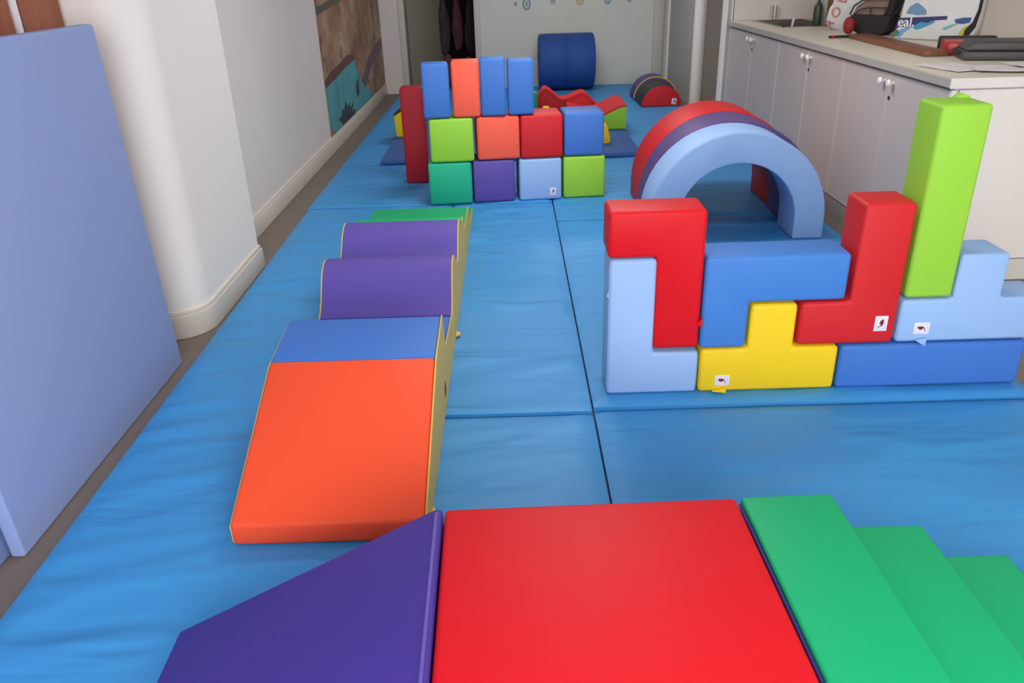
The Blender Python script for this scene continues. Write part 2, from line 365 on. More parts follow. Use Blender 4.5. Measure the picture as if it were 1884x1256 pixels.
# ------------------------------------------------------------------ bench row (ramp, waves, steps)
BX0, BX1 = -.845, -.273
BY = .0
def bench_part(parent, name, pts, m, c, x0=BX0 + .006, x1=BX1 - .006, bev=.008, sharp=35):
    return link(name, prism([(y - c, z - MT) for y, z in pts], x0 - (BX0 + BX1) / 2, x1 - (BX0 + BX1) / 2, 'x', bev=bev, sharp=sharp), m, parent)
def bench_sides(parent, pts, c, lip=-.014):
    for s, x in ((0, BX0), (1, BX1 - .006)):
        link('side_panel', prism([(y - c + (0 if s or lip > 0 else (.014 if y < 1.9 else -.002)), z - MT + ((.001 if s else lip) if z > MT + .01 else 0)) for y, z in pts], x - (BX0 + BX1) / 2, x + .006 - (BX0 + BX1) / 2, 'x', bev=.0015, seg=1), V['ochre'], parent)['label'] = 'yellow side panel'
bxm = (BX0 + BX1) / 2
# module 1: ramp
c = 2.45
ramp = thing('foam_ramp', 'orange foam ramp with a blue upper end, at the near end of the bench row', 'foam ramp', (bxm, c, MT), 0, None)
g = MT + .001
prof1 = [(1.812, g), (1.812, .115), (2.385, .350), (2.668, .378), (2.70, .228), (3.06, .205), (3.07, .19), (3.07, g)]
bench_part(ramp, 'ramp_slope', [(1.812, g), (1.812, .115), (2.385, .350), (2.385, g)], V['orange'], c, bev=.012)
bench_part(ramp, 'blue_top', [(2.387, g), (2.387, .347), (2.668, .376), (2.70, .226), (3.055, .203), (3.068, .188), (3.068, g)], V['mid'], c, bev=.008)
bench_sides(ramp, prof1, c)
link('zip_flap', prism([(.287, -.55), (.287, -.49), (.315, -.54)], .004, .010, 'z', bev=0), V['yellow'], ramp)
link('logo_label', nb(.286, .2885, -.02, .02, .03, .075), M_mark, ramp).location = (0.0, .12, 0.03)
# module 2: waves
c = 3.54
wave = thing('foam_wave_bench', 'purple foam bench with two rounded humps and yellow sides, behind the orange ramp', 'foam bench', (bxm, c, MT))
ctrl = [(3.085, .195), (3.12, .215), (3.16, .255), (3.20, .31), (3.24, .352), (3.285, .372), (3.33, .376), (3.38, .362), (3.44, .325), (3.50, .285), (3.56, .262), (3.62, .275), (3.67, .318), (3.72, .362), (3.77, .386), (3.82, .392), (3.87, .378), (3.92, .335), (3.97, .28), (4.01, .23)]
pw = [(3.085, g)] + ctrl + [(4.01, g)]
bench_part(wave, 'wave_top', pw, V['purple'], c, bev=0)
bench_sides(wave, pw, c, .0005)
link('zip_flap', prism([(.287, -.36), (.287, -.30), (.308, -.33)], .004, .010, 'z', bev=0), V['ochre'], wave)
# module 3: steps
c = 4.6
st = thing('foam_steps', 'green foam steps with yellow sides, far end of the bench row by the cube wall', 'foam steps', (bxm, c, MT))
ps = [(4.03, g), (4.03, .325), (4.09, .326), (4.15, .30), (4.20, .225), (4.64, .222), (4.68, .20), (4.74, .085), (5.15, .070), (5.15, g)]
bench_part(st, 'step_body', ps, V['green'], c, bev=.006)
bench_sides(st, ps, c)

# ------------------------------------------------------------------ near structure: purple wedge, red block, green steps
yaw = radians(1.2)
NZ = .44
def near_obj(name, label, cat, pts, y0, y1, m, bev):
    xs = [u for u, v in pts]; cx = sum(xs) / len(xs); cy = (y0 + y1) / 2
    # rotate the whole row a touch about (0,1.45)
    P = Vector((cx, cy - 1.443)); q = Vector((P.x * cos(yaw) - P.y * sin(yaw), P.x * sin(yaw) + P.y * cos(yaw) + 1.443))
    o = link(name, prism([(u - cx, v - MT) for u, v in pts], y0 - cy, y1 - cy, bev=bev), m, None, (q.x, q.y, MT), yaw)
    return tag(o, label, cat), cx, cy
ny0, ny1 = .80, 1.443
o, cx, cy = near_obj('foam_wedge', 'dark purple foam wedge sloping down to the left of the big red block', 'foam ramp', [(-.837, MT + .001), (-.837, .107), (-.192, NZ + .002), (-.178, NZ - .002), (-.178, MT + .001)], ny0, ny1, V['deep'], .010)
link('seam_piping', tube([(-.192 - cx, ny0 - cy + .02, NZ + .002 - MT), (-.192 - cx, ny1 - cy - .02, NZ + .002 - MT)], .004), vinyl('lilac_lit_edge', (104, 90, 176)), o)  # lighter tube paints the lit edge of the wedge's rounded top
o, cx, cy = near_obj('foam_platform', 'bright red flat-topped foam block between the purple wedge and green steps', 'foam block', [(-.174, MT + .001), (-.174, NZ), (.482, NZ), (.482, MT + .001)], ny0, ny1, V['red'], .012)
link('seam_piping', tube([(.487 - cx, ny0 - cy + .02, NZ - .008 - MT), (.487 - cx, ny1 - cy - .02, NZ - .008 - MT)], .0035), vinyl('navy_piping', (52, 44, 120)), o)['label'] = 'dark blue piping'
G = [(.493, MT + .001), (.493, NZ), (.700, NZ), (.700, .345), (.925, .340), (.925, .245), (1.15, .24), (1.15, .145), (1.37, .14), (1.37, MT + .001)]
o, cx, cy = near_obj('foam_steps', 'green foam steps descending to the right beside the big red block, in front', 'foam steps', G, ny0, ny1, V['green'], .008)

# ------------------------------------------------------------------ stacked L and T blocks (pentomino wall)
U, D = .1722, .1745    # unit across and up
TY0, TY1 = 2.63, 2.80
g1 = .0025
X0 = .338
GB = 'interlocking foam blocks stacked on the front right mat'
def cells(pts, x0, z0): return [(x0 + u * U, z0 + v * D) for u, v in pts]
def shrink(pts, e=.002):
    n = len(pts); area = sum(pts[i][0] * pts[(i + 1) % n][1] - pts[(i + 1) % n][0] * pts[i][1] for i in range(n))
    s = 1 if area > 0 else -1; out = []
    for i in range(n):
        a, b_, c_ = Vector(pts[i - 1]), Vector(pts[i]), Vector(pts[(i + 1) % n])
        d1 = (b_ - a).normalized(); d2 = (c_ - b_).normalized()
        n1 = Vector((-d1.y, d1.x)) * s; n2 = Vector((-d2.y, d2.x)) * s
        out.append(tuple(b_ + (n1 + n2) * e))
    return out
ZB = MT + .001
def tb(name, label, pts, x0, z0, m, rotz=0, y0=TY0, y1=TY1, bev=.014):
    o, c_ = block(name, label, shrink(cells(pts, x0, z0)), y0, y1, m, GB, bev=bev, rotz=rotz); return o, c_
o, c_ = tb('foam_l_block', 'pale blue L-shaped foam block standing at the left end of the stacked blocks', [(0, 0), (2, 0), (2, 1), (1, 1), (1, 3.12), (0, 3.12)], X0 - .006, ZB, V['pale'])
zip_flap(o, [(-.178, .40), (-.160, .39), (-.166, .43)], -.075, -.069, V['pale'])
o, c_ = tb('foam_l_block', 'bright red L-shaped foam block hooked upside down over the pale blue L block', [(1, 1.08), (2, 1.08), (2, 4.12), (0, 4.12), (0, 3.14), (1, 3.14)], X0 - .012, ZB, V['red'])
zip_flap(o, [(.160, .095), (.180, .085), (.179, .125)], -.089, -.083, V['red'])
XT = .680
o, c_ = tb('foam_t_block', 'yellow T-shaped foam block standing upside down on the mat', [(0, 0), (3, 0), (3, 1.04), (2, 1.04), (2, 2.05), (1, 2.05), (1, 1.04), (0, 1.04)], XT, ZB, V['yellow'])
logo_label(o, .770 - c_[0], -.0865, .092 - c_[2], radians(-90), 1.05)
zip_flap(o, [(-.205, .008), (-.152, -.0), (-.155, .02)], -.100, -.086, V['yellow'])
o, c_ = tb('foam_l_block', 'blue L-shaped foam block lying over the yellow T block', [(0, 1.06), (1, 1.06), (1, 2.09), (3, 2.09), (3, 3.12), (0, 3.12)], XT - .006, ZB, V['blue'])
o, c_ = tb('foam_l_block', 'darker red mirrored-L foam block resting on the yellow T and the blue bar', [(2.05, 1.07), (4.12, 1.07), (4.12, 4.13), (3.06, 4.13), (3.06, 2.06), (2.05, 2.06)], XT, ZB, V['darkred'])
logo_label(o, 1.333 - c_[0], -.0865, .310 - c_[2], 0, 1.15)
o, c_ = tb('foam_bar_block', 'blue straight foam bar on the mat right of the yellow T block', [(0, 0), (4.02, 0), (4.02, 1.04), (0, 1.04)], XT + 3.03 * U, ZB, V['mid'])
o, c_ = tb('foam_t_block', 'pale blue T-shaped foam block on the blue bar, cut off at the right edge', [(0, 1.07), (3.1, 1.07), (3.1, 2.05), (2.08, 2.05), (2.08, 3.02), (1.05, 3.02), (1.05, 2.05), (0, 2.05)], XT + 4.16 * U, ZB, V['pale'])
logo_label(o, 1.486 - c_[0], -.0865, .286 - c_[2], radians(-90), 1.1)
zip_flap(o, [(-.197, .012), (-.158, -.012), (-.157, .02)], -.100, -.086, V['pale'])
o, c_ = tb('foam_bar_block', 'tall lime green foam bar standing upright on the pale blue T block', [(0, 2.08), (1.0, 2.08), (1.0, 5.98), (0, 5.98)], XT + 4.19 * U, ZB, V['lime'])
link('zip_flap', prism([(.03, .676), (.05, .690), (.075, .681), (.07, .668)], .05, .088, bev=.001), V['lime'], o)

# ------------------------------------------------------------------ arch tunnel
def arch_pts(cx, ro, ri, zc, z0, n=28):
    P = [(cx + ro, z0)] + [(cx + ro * cos(a), zc + ro * sin(a)) for a in [pi * k / n for k in range(n + 1)]] + [(cx - ro, z0)]
    Q = [(cx - ri, z0)] + [(cx + ri * cos(a), zc + ri * sin(a)) for a in [pi - pi * k / n for k in range(n + 1)]] + [(cx + ri, z0)]
    return P + Q
GA = 'foam arches lined up as a tunnel'
def arch(label, cx, y0, y1, m, zc=.155, ro=.508, ri=.337):
    o = link('foam_arch', prism([(u - cx, v - MT) for u, v in arch_pts(cx, ro, ri, zc, MT + .001)], -(y1 - y0) / 2, (y1 - y0) / 2, bev=.009, sharp=40), m, None, (cx, (y0 + y1) / 2, MT))
    tag(o, label, 'foam arch', GA)
    for y in (-(y1 - y0) / 2 + .006, (y1 - y0) / 2 - .006):
        pts = arch_pts(0, ro - .001, ri, zc - MT, .003)
        link('seam_piping', tube([(u, y, v) for u, v in pts[:31]], .0025, n=6), m, o)
arch('pale blue foam arch at the front of the tunnel, on the right mat', 1.280, 4.40, 4.69, V['pale'])
arch('purple foam arch in the middle of the tunnel', 1.325, 4.71, 5.06, V['mulberry'])
arch('red foam arch at the back of the tunnel', 1.340, 5.085, 5.50, V['darkred'])

# ------------------------------------------------------------------ cube wall
GC = 'foam cubes stacked as a wall'
def cube(name, label, xc, z0, w, h, d, m, grp, y0, rot=0, cat='foam cube', tilt=0):
    bm = nb(-w / 2, w / 2, 0, d, 0, h, bev=.016, seg=3)
    o = link(name, bm, m, None, (xc, y0, z0), rot); o.rotation_euler = (0, tilt, rot); tag(o, label, cat, grp)
    for y in (.013, d - .013):
        link('seam_piping', tube([(u, y, v) for u, v in rounded([(-w / 2, 0), (w / 2, 0), (w / 2, h), (-w / 2, h)], .02, .003)], .003, closed=True, n=6), m, o)
    return o
def yr(x, off=0): return 5.335 + (x + .58) * .085 + off
r0 = radians(4.2)
CZ = .283
rows = [
    [(-.425, 'teal', 'green', .292, 'teal green foam cube, bottom left of the cube wall'), (-.126, 'purple', 'purple', .286, 'purple foam cube in the bottom row of the cube wall'),
     (.194, 'pale', 'pale blue', .292, 'pale blue foam cube with a white label in the bottom row of the cube wall'), (.498, 'lime', 'lime', .288, 'lime green foam cube, bottom right of the cube wall')],
    [(-.400, 'lime', 'lime', .292, 'lime green foam cube at the left of the middle row'), (-.087, 'coral', 'orange', .288, 'orange foam cube in the middle row of the cube wall'),
     (.207, 'darkred', 'red', .286, 'red foam cube in the middle row of the cube wall'), (.494, 'mid', 'blue', .272, 'blue foam cube at the right of the middle row')]]
for r, row in enumerate(rows):
    for i, (x, mk, _, w, lab) in enumerate(row):
        z0 = MT + .003 + r * (.288)
        o = cube('foam_cube', lab, x, z0 + (.004 if r else 0), w, .284, .285, V[mk], GC, yr(x, [0, .01, 0, .005][i]), r0 + radians([-1.2, 1, .4, -1][i]) * (1 if r else .6))
        if mk == 'pale': logo_label(o, .085, -.002, .055, 0, 1.0)
GBK = 'upright foam bricks on top of the cube wall'
zt = MT + .010 + 2 * .288
for x, mk, w, h, lab, rt in ((-.483, 'mid', .178, .342, 'blue foam brick standing at the left end on top of the cube wall', 2), (-.290, 'coral', .180, .352, 'orange foam brick standing on top of the cube wall between blue ones', -2.5),
                         (-.112, 'mid', .166, .360, 'blue foam brick standing right of the orange one on top of the cube wall', -4), (.070, 'mid', .172, .346, 'blue foam brick standing at the right end on top of the cube wall', -3)):
    cube('foam_brick', lab, x, zt, w, h, .17, V[mk], GBK, yr(x, .004), r0 + radians(rt), 'foam brick')
cube('foam_bar_block', 'dark red foam bar standing upright on the mat left of the cube wall', -.722, MT + .002, .17, .70, .17, V['crimson'], None, 5.97, radians(2), 'foam block')

# ------------------------------------------------------------------ far play pieces
fm = link('flat_mat', nb(-1.10, 1.09, 0, 1.93, 0, .04, bev=.012), V['slate'], None, (0, 6.63, MT + .004), radians(.5))
tag(fm, 'dark blue flat mat lying on the floor mats behind the cube wall', 'mat')
FZ = MT + .046
def wavept(x, a, b_): pass
# lime block with red wavy top (right)
lw = thing('foam_wave_block', 'lime green foam block with a red wavy top, right of the cube wall', 'foam block', (.86, 7.64, FZ))
wp = [(-.30, .10)] + [(-.30 + .53 * t, .105 + .055 * (1 - cos(t * pi * 1.0)) + .02 * sin(t * 6)) for t in [k / 14 for k in range(1, 15)]]
def wsurf(t): return .115 + .05 * (1 - cos(min(1, max(0, (t - .45) / .55)) * pi)) * .9 + .035 * (1 + cos(min(1, t / .45) * pi)) * .6
tops = [(-.30 + .53 * k / 20, wsurf(k / 20)) for k in range(21)]
link('block_body', prism([(.23, 0), ] + tops[::-1] + [(-.30, 0)], 0, .62, bev=.004, sharp=50), V['lime'], lw)
link('wavy_top', prism([(u, v + .001) for u, v in tops] + [(u, v + .014) for u, v in tops[::-1]], -.004, .624, bev=0), V['darkred'], lw)['label'] = 'red wavy top'
# red double wave further back
bw = thing('foam_wave_block', 'long red foam piece with two wave crests, seen over the red and blue cubes', 'foam block', (.60, 8.30, FZ))
WK = [(-.36, .14), (-.25, .268), (-.065, .158), (.14, .218), (.31, .09)]
def w2(x):
    for (a, p), (b_, q) in zip(WK, WK[1:]):
        if a <= x <= b_:
            t = (x - a) / (b_ - a); t = t * t * (3 - 2 * t); return p + (q - p) * t
    return .1
tp = [(-.33 + .63 * k / 40, max(.08, w2(-.33 + .63 * k / 40))) for k in range(41)]
link('wave_body', prism([(.30, 0)] + tp[::-1] + [(-.33, 0)], 0, .24, bev=.004, sharp=50), V['darkred'], bw)
link('wavy_top', prism([(u, v + .001) for u, v in tp] + [(u, v + .03) for u, v in tp[::-1]], -.006, .246, bev=0), V['darkred'], bw)
o = cube('foam_cube', 'small green foam piece just right of the top blue bricks, by the red wave crest', .20, MT + .048, .15, .275, .14, V['green'], None, 8.20, 0, 'foam block')
o = cube('foam_cube', 'small yellow foam piece beside the green one behind the red cube', .350, MT + .048, .07, .165, .12, V['yellow'], None, 7.96, 0, 'foam block')
o = link('foam_block', prism([(-.17, 0), (.012, 0), (.022, .03), (.006, .10), (-.01, .16), (-.17, .16)], 0, .12, bev=.006), V['yellow'], None, (.845, 6.99, FZ)); tag(o, 'yellow foam foot piece on the dark blue flat mat, right of the blue cube', 'foam block')
yb = thing('foam_corner_block', 'yellow foam block with a black top edge behind the upright dark red bar', 'foam block', (-.86, 7.58, FZ))
link('block_body', prism([(-.225, 0), (-.235, .19), (-.16, .235), (.0, .235), (.0, 0)], 0, .25, bev=.006), V['yellow'], yb)
link('top_cover', prism([(-.237, .193), (-.16, .238), (.0, .238), (.0, .250), (-.165, .250), (-.243, .20)], -.002, .252, bev=0), V['black'], yb)
# drum by the far wall
R = .338
drum = link('foam_drum', lathe([(0, -.352), (R - .04, -.352), (R - .012, -.345), (R, -.325), (R, -.006), (R - .004, 0), (R, .006), (R, .325), (R - .012, .345), (R - .04, .352), (0, .352)], 56, axis='x'), V['navy'], None, (.728, 10.70, MT + R + .001))
tag(drum, 'large dark blue foam drum lying on its side against the far white wall', 'foam roller')
link('seam_piping', tube([(0.0, (R + .001) * cos(a), (R + .001) * sin(a)) for a in [2 * pi * k / 48 for k in range(48)]], .003, closed=True, n=6), V['navy'], drum)
link('end_cap', lathe([(0, .350), (R - .05, .350), (R - .05, .356), (0, .358)], 40, axis='x'), V['mid'], drum)
# half cylinder on the right
def half(n, r): return [(r * cos(pi * k / n), r * sin(pi * k / n)) for k in range(n + 1)]
hc = thing('foam_half_round', 'red-ended half-round foam block with a black curved cover, far right by the white post', 'foam block', (1.685, 9.1, MT + .004))
link('body', prism(half(28, .224), .012, .46, bev=.006, sharp=60), V['black'], hc)
ec = link('end_face', prism(half(28, .220), -.006, .012, bev=.006, sharp=60), V['darkred'], hc); ec['label'] = 'red half-disc end face'
logo_label(hc, .140, -.0085, .050, radians(8), 1.25)
hc2 = thing('foam_half_round', 'purple half-round foam block with a yellow rim, behind the red-ended black one', 'foam block', (1.700, 9.59, MT + .004))
link('body', prism(half(28, .250), 0, .36, bev=.006, sharp=60), V['mulberry'], hc2)
link('rim_piping', tube([(.251 * cos(a), .004, .251 * sin(a)) for a in [pi * k / 30 for k in range(31)]], .006, n=6), V['yellow'], hc2)['label'] = 'thin yellow rim'
# wall decals
GD = 'round sea-life stickers along the far wall'
for x, z, colr, s, lab in ((.105, 1.058, (120, 140, 150), .45, 'small grey-blue dot sticker at the left of the row on the far wall'), (.245, 1.055, (92, 138, 164), 1.3, 'largest blue-green round sticker on the far wall, above left of the drum'),
                      (.585, 1.085, (140, 150, 180), .8, 'small blue round sticker on the far wall above the drum left half'), (.935, 1.085, (196, 160, 100), 1.15, 'gold-coloured round sticker on the far wall above the drum'),
                      (1.29, 1.085, (88, 132, 158), 1.1, 'teal round sticker on the far wall to the right of the gold one'), (1.57, 1.085, (130, 140, 165), .85, 'rightmost blue-grey round sticker on the far wall')):
    bm = tube([(.034 * s * cos(a), 0, (.05 * s) * sin(a)) for a in [2 * pi * k / 20 for k in range(20)]], .007 * s, closed=True, n=6)
    for q in range(3):
        a = q * pi / 3; tube([(-.028 * s * cos(a), 0, -.038 * s * sin(a)), (.028 * s * cos(a), 0, .038 * s * sin(a))], .004, bm=bm, n=5)
    for v in bm.verts: v.co.y *= .25
    o = link('wall_sticker', bm, mat('sticker_%d_%d' % (colr[0], colr[2]), colr, .6), None, (x, 11.057, z)); tag(o, lab, 'sticker', GD)

# ------------------------------------------------------------------ clothes in the dark store room
rnd = random.Random(5)
GS = 'clothes and bags hanging in the dark store room'
for i, (x, z, w, h, colr, lab) in enumerate(((-.90, .38, .080, .78, (70, 58, 62), 'dark grey coat hanging at the left of the store room opening'), (-.71, .44, .070, .72, (92, 58, 70), 'dark maroon coat hanging in the store room'),
        (-.52, .36, .080, .80, (64, 48, 60), 'dark plum coat hanging at the right of the store room opening'), (-.62, 1.185, .13, .13, (62, 82, 74), 'dark green bag lying on the store room rail'),
        (-.84, .01, .10, .42, (110, 60, 66), 'reddish bag standing on the store room floor'), (-.56, .01, .12, .38, (96, 92, 88), 'grey bag standing on the store room floor'))):
    bm = bmesh.new(); bmesh.ops.create_icosphere(bm, subdivisions=4, radius=1)
    for v in bm.verts:
        q = v.co.copy(); nn = noise.noise(q * 2.2 + Vector((i * 3., 0, 0))) * .28 + noise.noise(Vector((q.x * 7, q.y * 7, q.z * 1.2 + i))) * .16
        v.co = Vector((q.x * w * (1 + nn) * (1 - .25 * q.z), q.y * .08 * (1 + nn), q.z * h / 2 * 1.0 + h / 2))
    o = link('hanging_coat' if i < 3 else 'soft_bag', bm, mat('cloth_%d' % i, colr, .9), None, (x, [11.85, 11.85, 11.85, 11.85, 11.55, 11.55][i], z)); tag(o, lab, 'coat' if i < 3 else 'bag', GS)
rail = link('coat_rail', tube([(-.7, 0, 0), (.62, 0, 0)], .014), M_steel, None, (-.75, 11.85, 1.175)); tag(rail, 'metal rail across the dark store room above the coats', 'rail')

# ------------------------------------------------------------------ cupboards and worktop
CX = 2.04; CT = 1.003
ys = [3.785, 4.42, 5.055, 5.675, 6.325, 7.05, 7.77]
GK = 'grey base cupboards under the worktop'
knob_me = None
labs = ['nearest grey two-door base cupboard, with a white end panel facing the camera', 'middle grey two-door base cupboard under the long board', 'farthest grey two-door base cupboard, under the sink']
for k in range(3):
    y0, ym, y1 = ys[2 * k], ys[2 * k + 1], ys[2 * k + 2]
    cb = thing('base_cupboard', labs[k], 'cupboard', (CX, y0, 0), 0, GK)
    link('carcass', nb(.022, .86, .004, y1 - y0 - .002, .125, .955 if k < 2 else .84), M_edge, cb)
    link('plinth', nb(.0, .80, .01, y1 - y0, 0, .118), mat('plinth_grey', (150, 142, 138), .6), cb)
    if k == 0:
        ep = bmesh.new(); box(ep, .035, .88, -.012, .002, .118, .95, bev=.002)
        link('end_panel', ep, M_white, cb)['label'] = 'white end panel'
        link('end_stile', nb(-.002, .020, -.014, .004, .118, .95, bev=.002), M_white, cb)
        link('end_plinth', nb(.01, .86, -.006, .012, 0, .112, bev=.002), mat('plinth_white', (222, 220, 212), .6), cb)['label'] = 'white end plinth'
    for (a, b_, side) in ((y0, ym, 1), (ym, y1, -1)):
        d = link('door', nb(0, .020, a - y0 + .005, b_ - y0 - .005, .128, .948, bev=.002), M_door_grey, cb)
        for e_, nm_ in ((a - y0 + .0035, 0), (b_ - y0 - .0085, 1)):
            link('edge_strip', nb(-.0006, .0195, e_, e_ + .005, .1285, .9475), M_edge, d)
        ky = (ym - .055 if side == 1 else ym + .05) - y0
        kb = lathe([(.007, 0), (.007, .012), (.017, .020), (.020, .030), (.015, .038), (0, .040)], 16, axis='x')
        for v in kb.verts: v.co.x = -v.co.x
        ko = link('knob', kb, mat('knob_white', (245, 240, 235), .25), d); ko.location = (0, ky, .905); ko['label'] = 'white round knob'
        if side == 1:
            lo = link('lock', lathe([(.010, 0), (.010, .004), (.004, .005), (0, .005)], 14, axis='x', c=(-.005, 0, 0)), M_black, d); lo.location = (0, ym - y0 - .03, .825)
# worktop with a hole for the sink
WT = thing('worktop', 'pale laminate worktop running along the right wall over the grey cupboards', 'worktop', (CX, 3.77, 0))
SX0, SX1, SY0, SY1 = 2.215, 2.66, 6.84, 7.66
bm = bmesh.new()
for a in ((-.012, SX0 - CX, 0, 4.03), (SX1 - CX, .92, 0, 4.03), (SX0 - CX, SX1 - CX, 0, SY0 - 3.77), (SX0 - CX, SX1 - CX, SY1 - 3.77, 4.03)):
    box(bm, a[0], a[1], a[2], a[3], .963, CT)
link('slab', bm, M_top, WT)
link('front_edge', nb(-.022, -.012, -.006, 4.03, .960, CT, bev=.004), M_lip, WT)
link('end_edge', nb(-.020, .92, -.018, 0, .957, CT + .001, bev=.006), M_white, WT)['label'] = 'white edge at the near end'
sk = thing('sink', 'stainless steel sink set into the worktop at the far end', 'sink', ((SX0 + SX1) / 2, (SY0 + SY1) / 2, CT))
w, l = (SX1 - SX0) / 2, (SY1 - SY0) / 2
bm = bmesh.new()
for a in ((-w, -w + .012, -l, l), (w - .012, w, -l, l), (-w, w, -l, -l + .012), (-w, w, l - .012, l)): box(bm, a[0], a[1], a[2], a[3], -.15, .003)
box(bm, -w, w, -l, l, -.155, -.145)
link('basin', bm, M_steel, sk)
bm = bmesh.new()
for a in ((-w - .02, -w + .012, -l - .02, l + .02), (w - .012, w + .02, -l - .02, l + .02), (-w, w, -l - .02, -l + .012), (-w, w, l - .012, l + .02)): box(bm, a[0], a[1], a[2], a[3], .0005, .004)
link('rim', bm, mat('steel_rim', (190, 184, 174), .35, metal=.7), sk)
link('drain', lathe([(.04, -.145), (.04, -.141), (.015, -.140), (0, -.140)], 20), M_black, sk)
br = thing('dish_brush', 'small white brush standing in the sink', 'brush', (2.44, 7.30, CT - .145))
link('brush_head', lathe([(0, 0), (.022, .0), (.024, .03), (.015, .05), (0, .055)], 16), M_label, br)
link('handle', tube([(0, 0, .04), (.0, -.01, .10), (.005, -.03, .185)], [.008, .009, .012]), M_label, br)
gl = link('drinking_glass', lathe([(0, 0), (.030, 0), (.036, .115), (.034, .115), (.028, .006), (0, .006)], 24), M_glass, None, (2.42, 7.745 - .02, CT + .006)); tag(gl, 'clear drinking glass standing behind the sink by the white partition', 'glass')
# bottles
def bottle(x, y, h, r, m, capm, lab):
    t = thing('bottle', lab, 'bottle', (x, y, CT + .001))
    link('bottle_body', lathe([(0, 0), (r * .92, 0), (r, .01), (r, h * .62), (r * .8, h * .74), (r * .35, h * .82), (r * .33, h * .95), (0, h * .95)], 24), m, t)
    link('cap', lathe([(0, h * .93), (r * .42, h * .93), (r * .42, h), (0, h)], 18), capm, t)
bottle(2.52, 6.93, .22, .035, mat('bottle_green', (62, 72, 58), .3), M_label, 'dark green bottle with a white cap beside the sink')
bottle(2.60, 6.84, .30, .038, mat('bottle_brown', (112, 76, 50), .4), M_black, 'brown bottle behind the white carrier bag')
bottle(2.60, 6.99, .30, .034, mat('bottle_clear', (186, 190, 184), .2), M_label, 'pale clear bottle behind the dark green one')
# soft bags
def soft_bag(name, label, cat, loc, rotz, w, d, h, m, seed, topw=.8, lean=0, sub=4):
    bm = bmesh.new(); bmesh.ops.create_cube(bm, size=2); bmesh.ops.subdivide_edges(bm, edges=bm.edges, cuts=11, use_grid_fill=True)
    for v in bm.verts:
        q = v.co.copy()
        # superellipsoid softening
        n_ = (abs(q.x) ** 5 + abs(q.y) ** 5 + abs(q.z) ** 5) ** .2; q = q / n_
        t = (q.z + 1) / 2; sx = 1 + (topw - 1) * t; sy = 1 - .72 * t ** 1.5
        nn = noise.noise(q * 2.1 + Vector((seed, 0, 0))) * .10 + noise.noise(Vector((q.x * 6, q.y * 6, q.z * 3 + seed))) * .05
        v.co = Vector((q.x * w / 2 * sx * (1 + nn), q.y * d / 2 * sy * (1 + nn) + lean * t, max(0, t * h * (1 + nn * .6)) if t > .04 else 0))
    o = link(name, bm, m, None, loc, rotz); tag(o, label, cat); return o
a1 = math.atan2(6.23 - 6.67, .05)    # runs nearly along the counter
M_plastic = mat('white_plastic_bag', (214, 216, 214), .35, .5, 14, var=.05, vscale=9)
bag = soft_bag('carrier_bag', 'crumpled white plastic carrier bag with red outlined letters on the worktop', 'bag', (2.63, 6.42, CT + .001), radians(-52), .44, .20, .32, M_plastic, 2.0, .85)
for i, (ch, px, pz, rt, sz) in enumerate((('R', -.150, .045, 62, .085), ('O', -.115, .125, 76, .10), ('L', -.085, .215, 80, .10))):
    tbm = text_bm(ch, sz, .002, .0)
    for v in tbm.verts:
        q = Matrix.Rotation(radians(rt), 3, 'Z') @ v.co
        v.co = Vector((q.x + px, -.098 + .22 * pz ** 1.3 - q.z - .008, q.y + pz))
    link('red_letter', tbm, mat('letter_red', (196, 60, 66), .5), bag)
    wbm = text_bm(ch, sz * .97, .003, -.0035)
    for v in wbm.verts:
        q = Matrix.Rotation(radians(rt), 3, 'Z') @ v.co
        v.co = Vector((q.x + px, -.0995 + .22 * pz ** 1.3 - q.z - .008, q.y + pz))
    link('letter_filling', wbm, mat('letter_pink', (226, 200, 200), .5), bag)
# dark mesh basket bag
mb = thing('mesh_bag', 'black mesh carry bag with a wire-framed window between the two printed bags', 'bag', (2.60, 6.02, CT + .001), radians(-52))
M_cloth = mat('black_cloth', (42, 38, 40), .85, .2, 30)
link('bag_base', prism([(-.13, .03), (-.07, 0), (.09, 0), (.135, .03), (.15, .13), (-.155, .13)], -.07, .07, bev=.012), M_cloth, mb)
link('frame_wire', tube([(-.155, -.07, .13), (-.13, -.07, .19), (-.07, -.07, .228), (.03, -.07, .238), (.13, -.07, .236), (.12, -.07, .18), (.10, -.07, .13)], .006), M_cloth, mb)
link('frame_wire', tube([(-.12, -.07, .13), (-.08, -.07, .165), (-.02, -.07, .178), (.11, -.07, .18)], .004), M_cloth, mb)
link('frame_wire', tube([(0, -.07, .13), (-.002, -.07, .175)], .004), M_cloth, mb)
link('mesh_panel', prism([(-.15, .13), (-.125, .185), (-.07, .222), (.03, .232), (.125, .23), (.115, .18), (.10, .13)], -.045, .045, bev=.006), mat('mesh_brown', (128, 108, 100), .8, .4, 80), mb)
link('side_strap', prism([(.10, .13), (.125, .24), (.16, .26), (.165, .20), (.15, .13)], -.068, .05, bev=.006), M_cloth, mb)
link('handle', tube([(.15, -.06, .12), (.19, -.06, .17), (.235, -.06, .26), (.26, -.05, .33), (.20, -.03, .36), (.10, 0, .34), (.06, 0, .24)], .007), M_cloth, mb)
rb = link('red_ball', lathe([(.056 * sin(pi * k / 14), -.056 * cos(pi * k / 14)) for k in range(15)], 24, c=(0, 0, .056)), mat('red_plush', (142, 32, 38), .7, .3, 60), None, (2.50, 6.10, CT + .095)); 
rb.scale = (.7, .8, 1.05); rb.location = (2.415, 6.00, CT + .008)
tag(rb, 'deep red ball against the left side of the black mesh bag', 'ball')
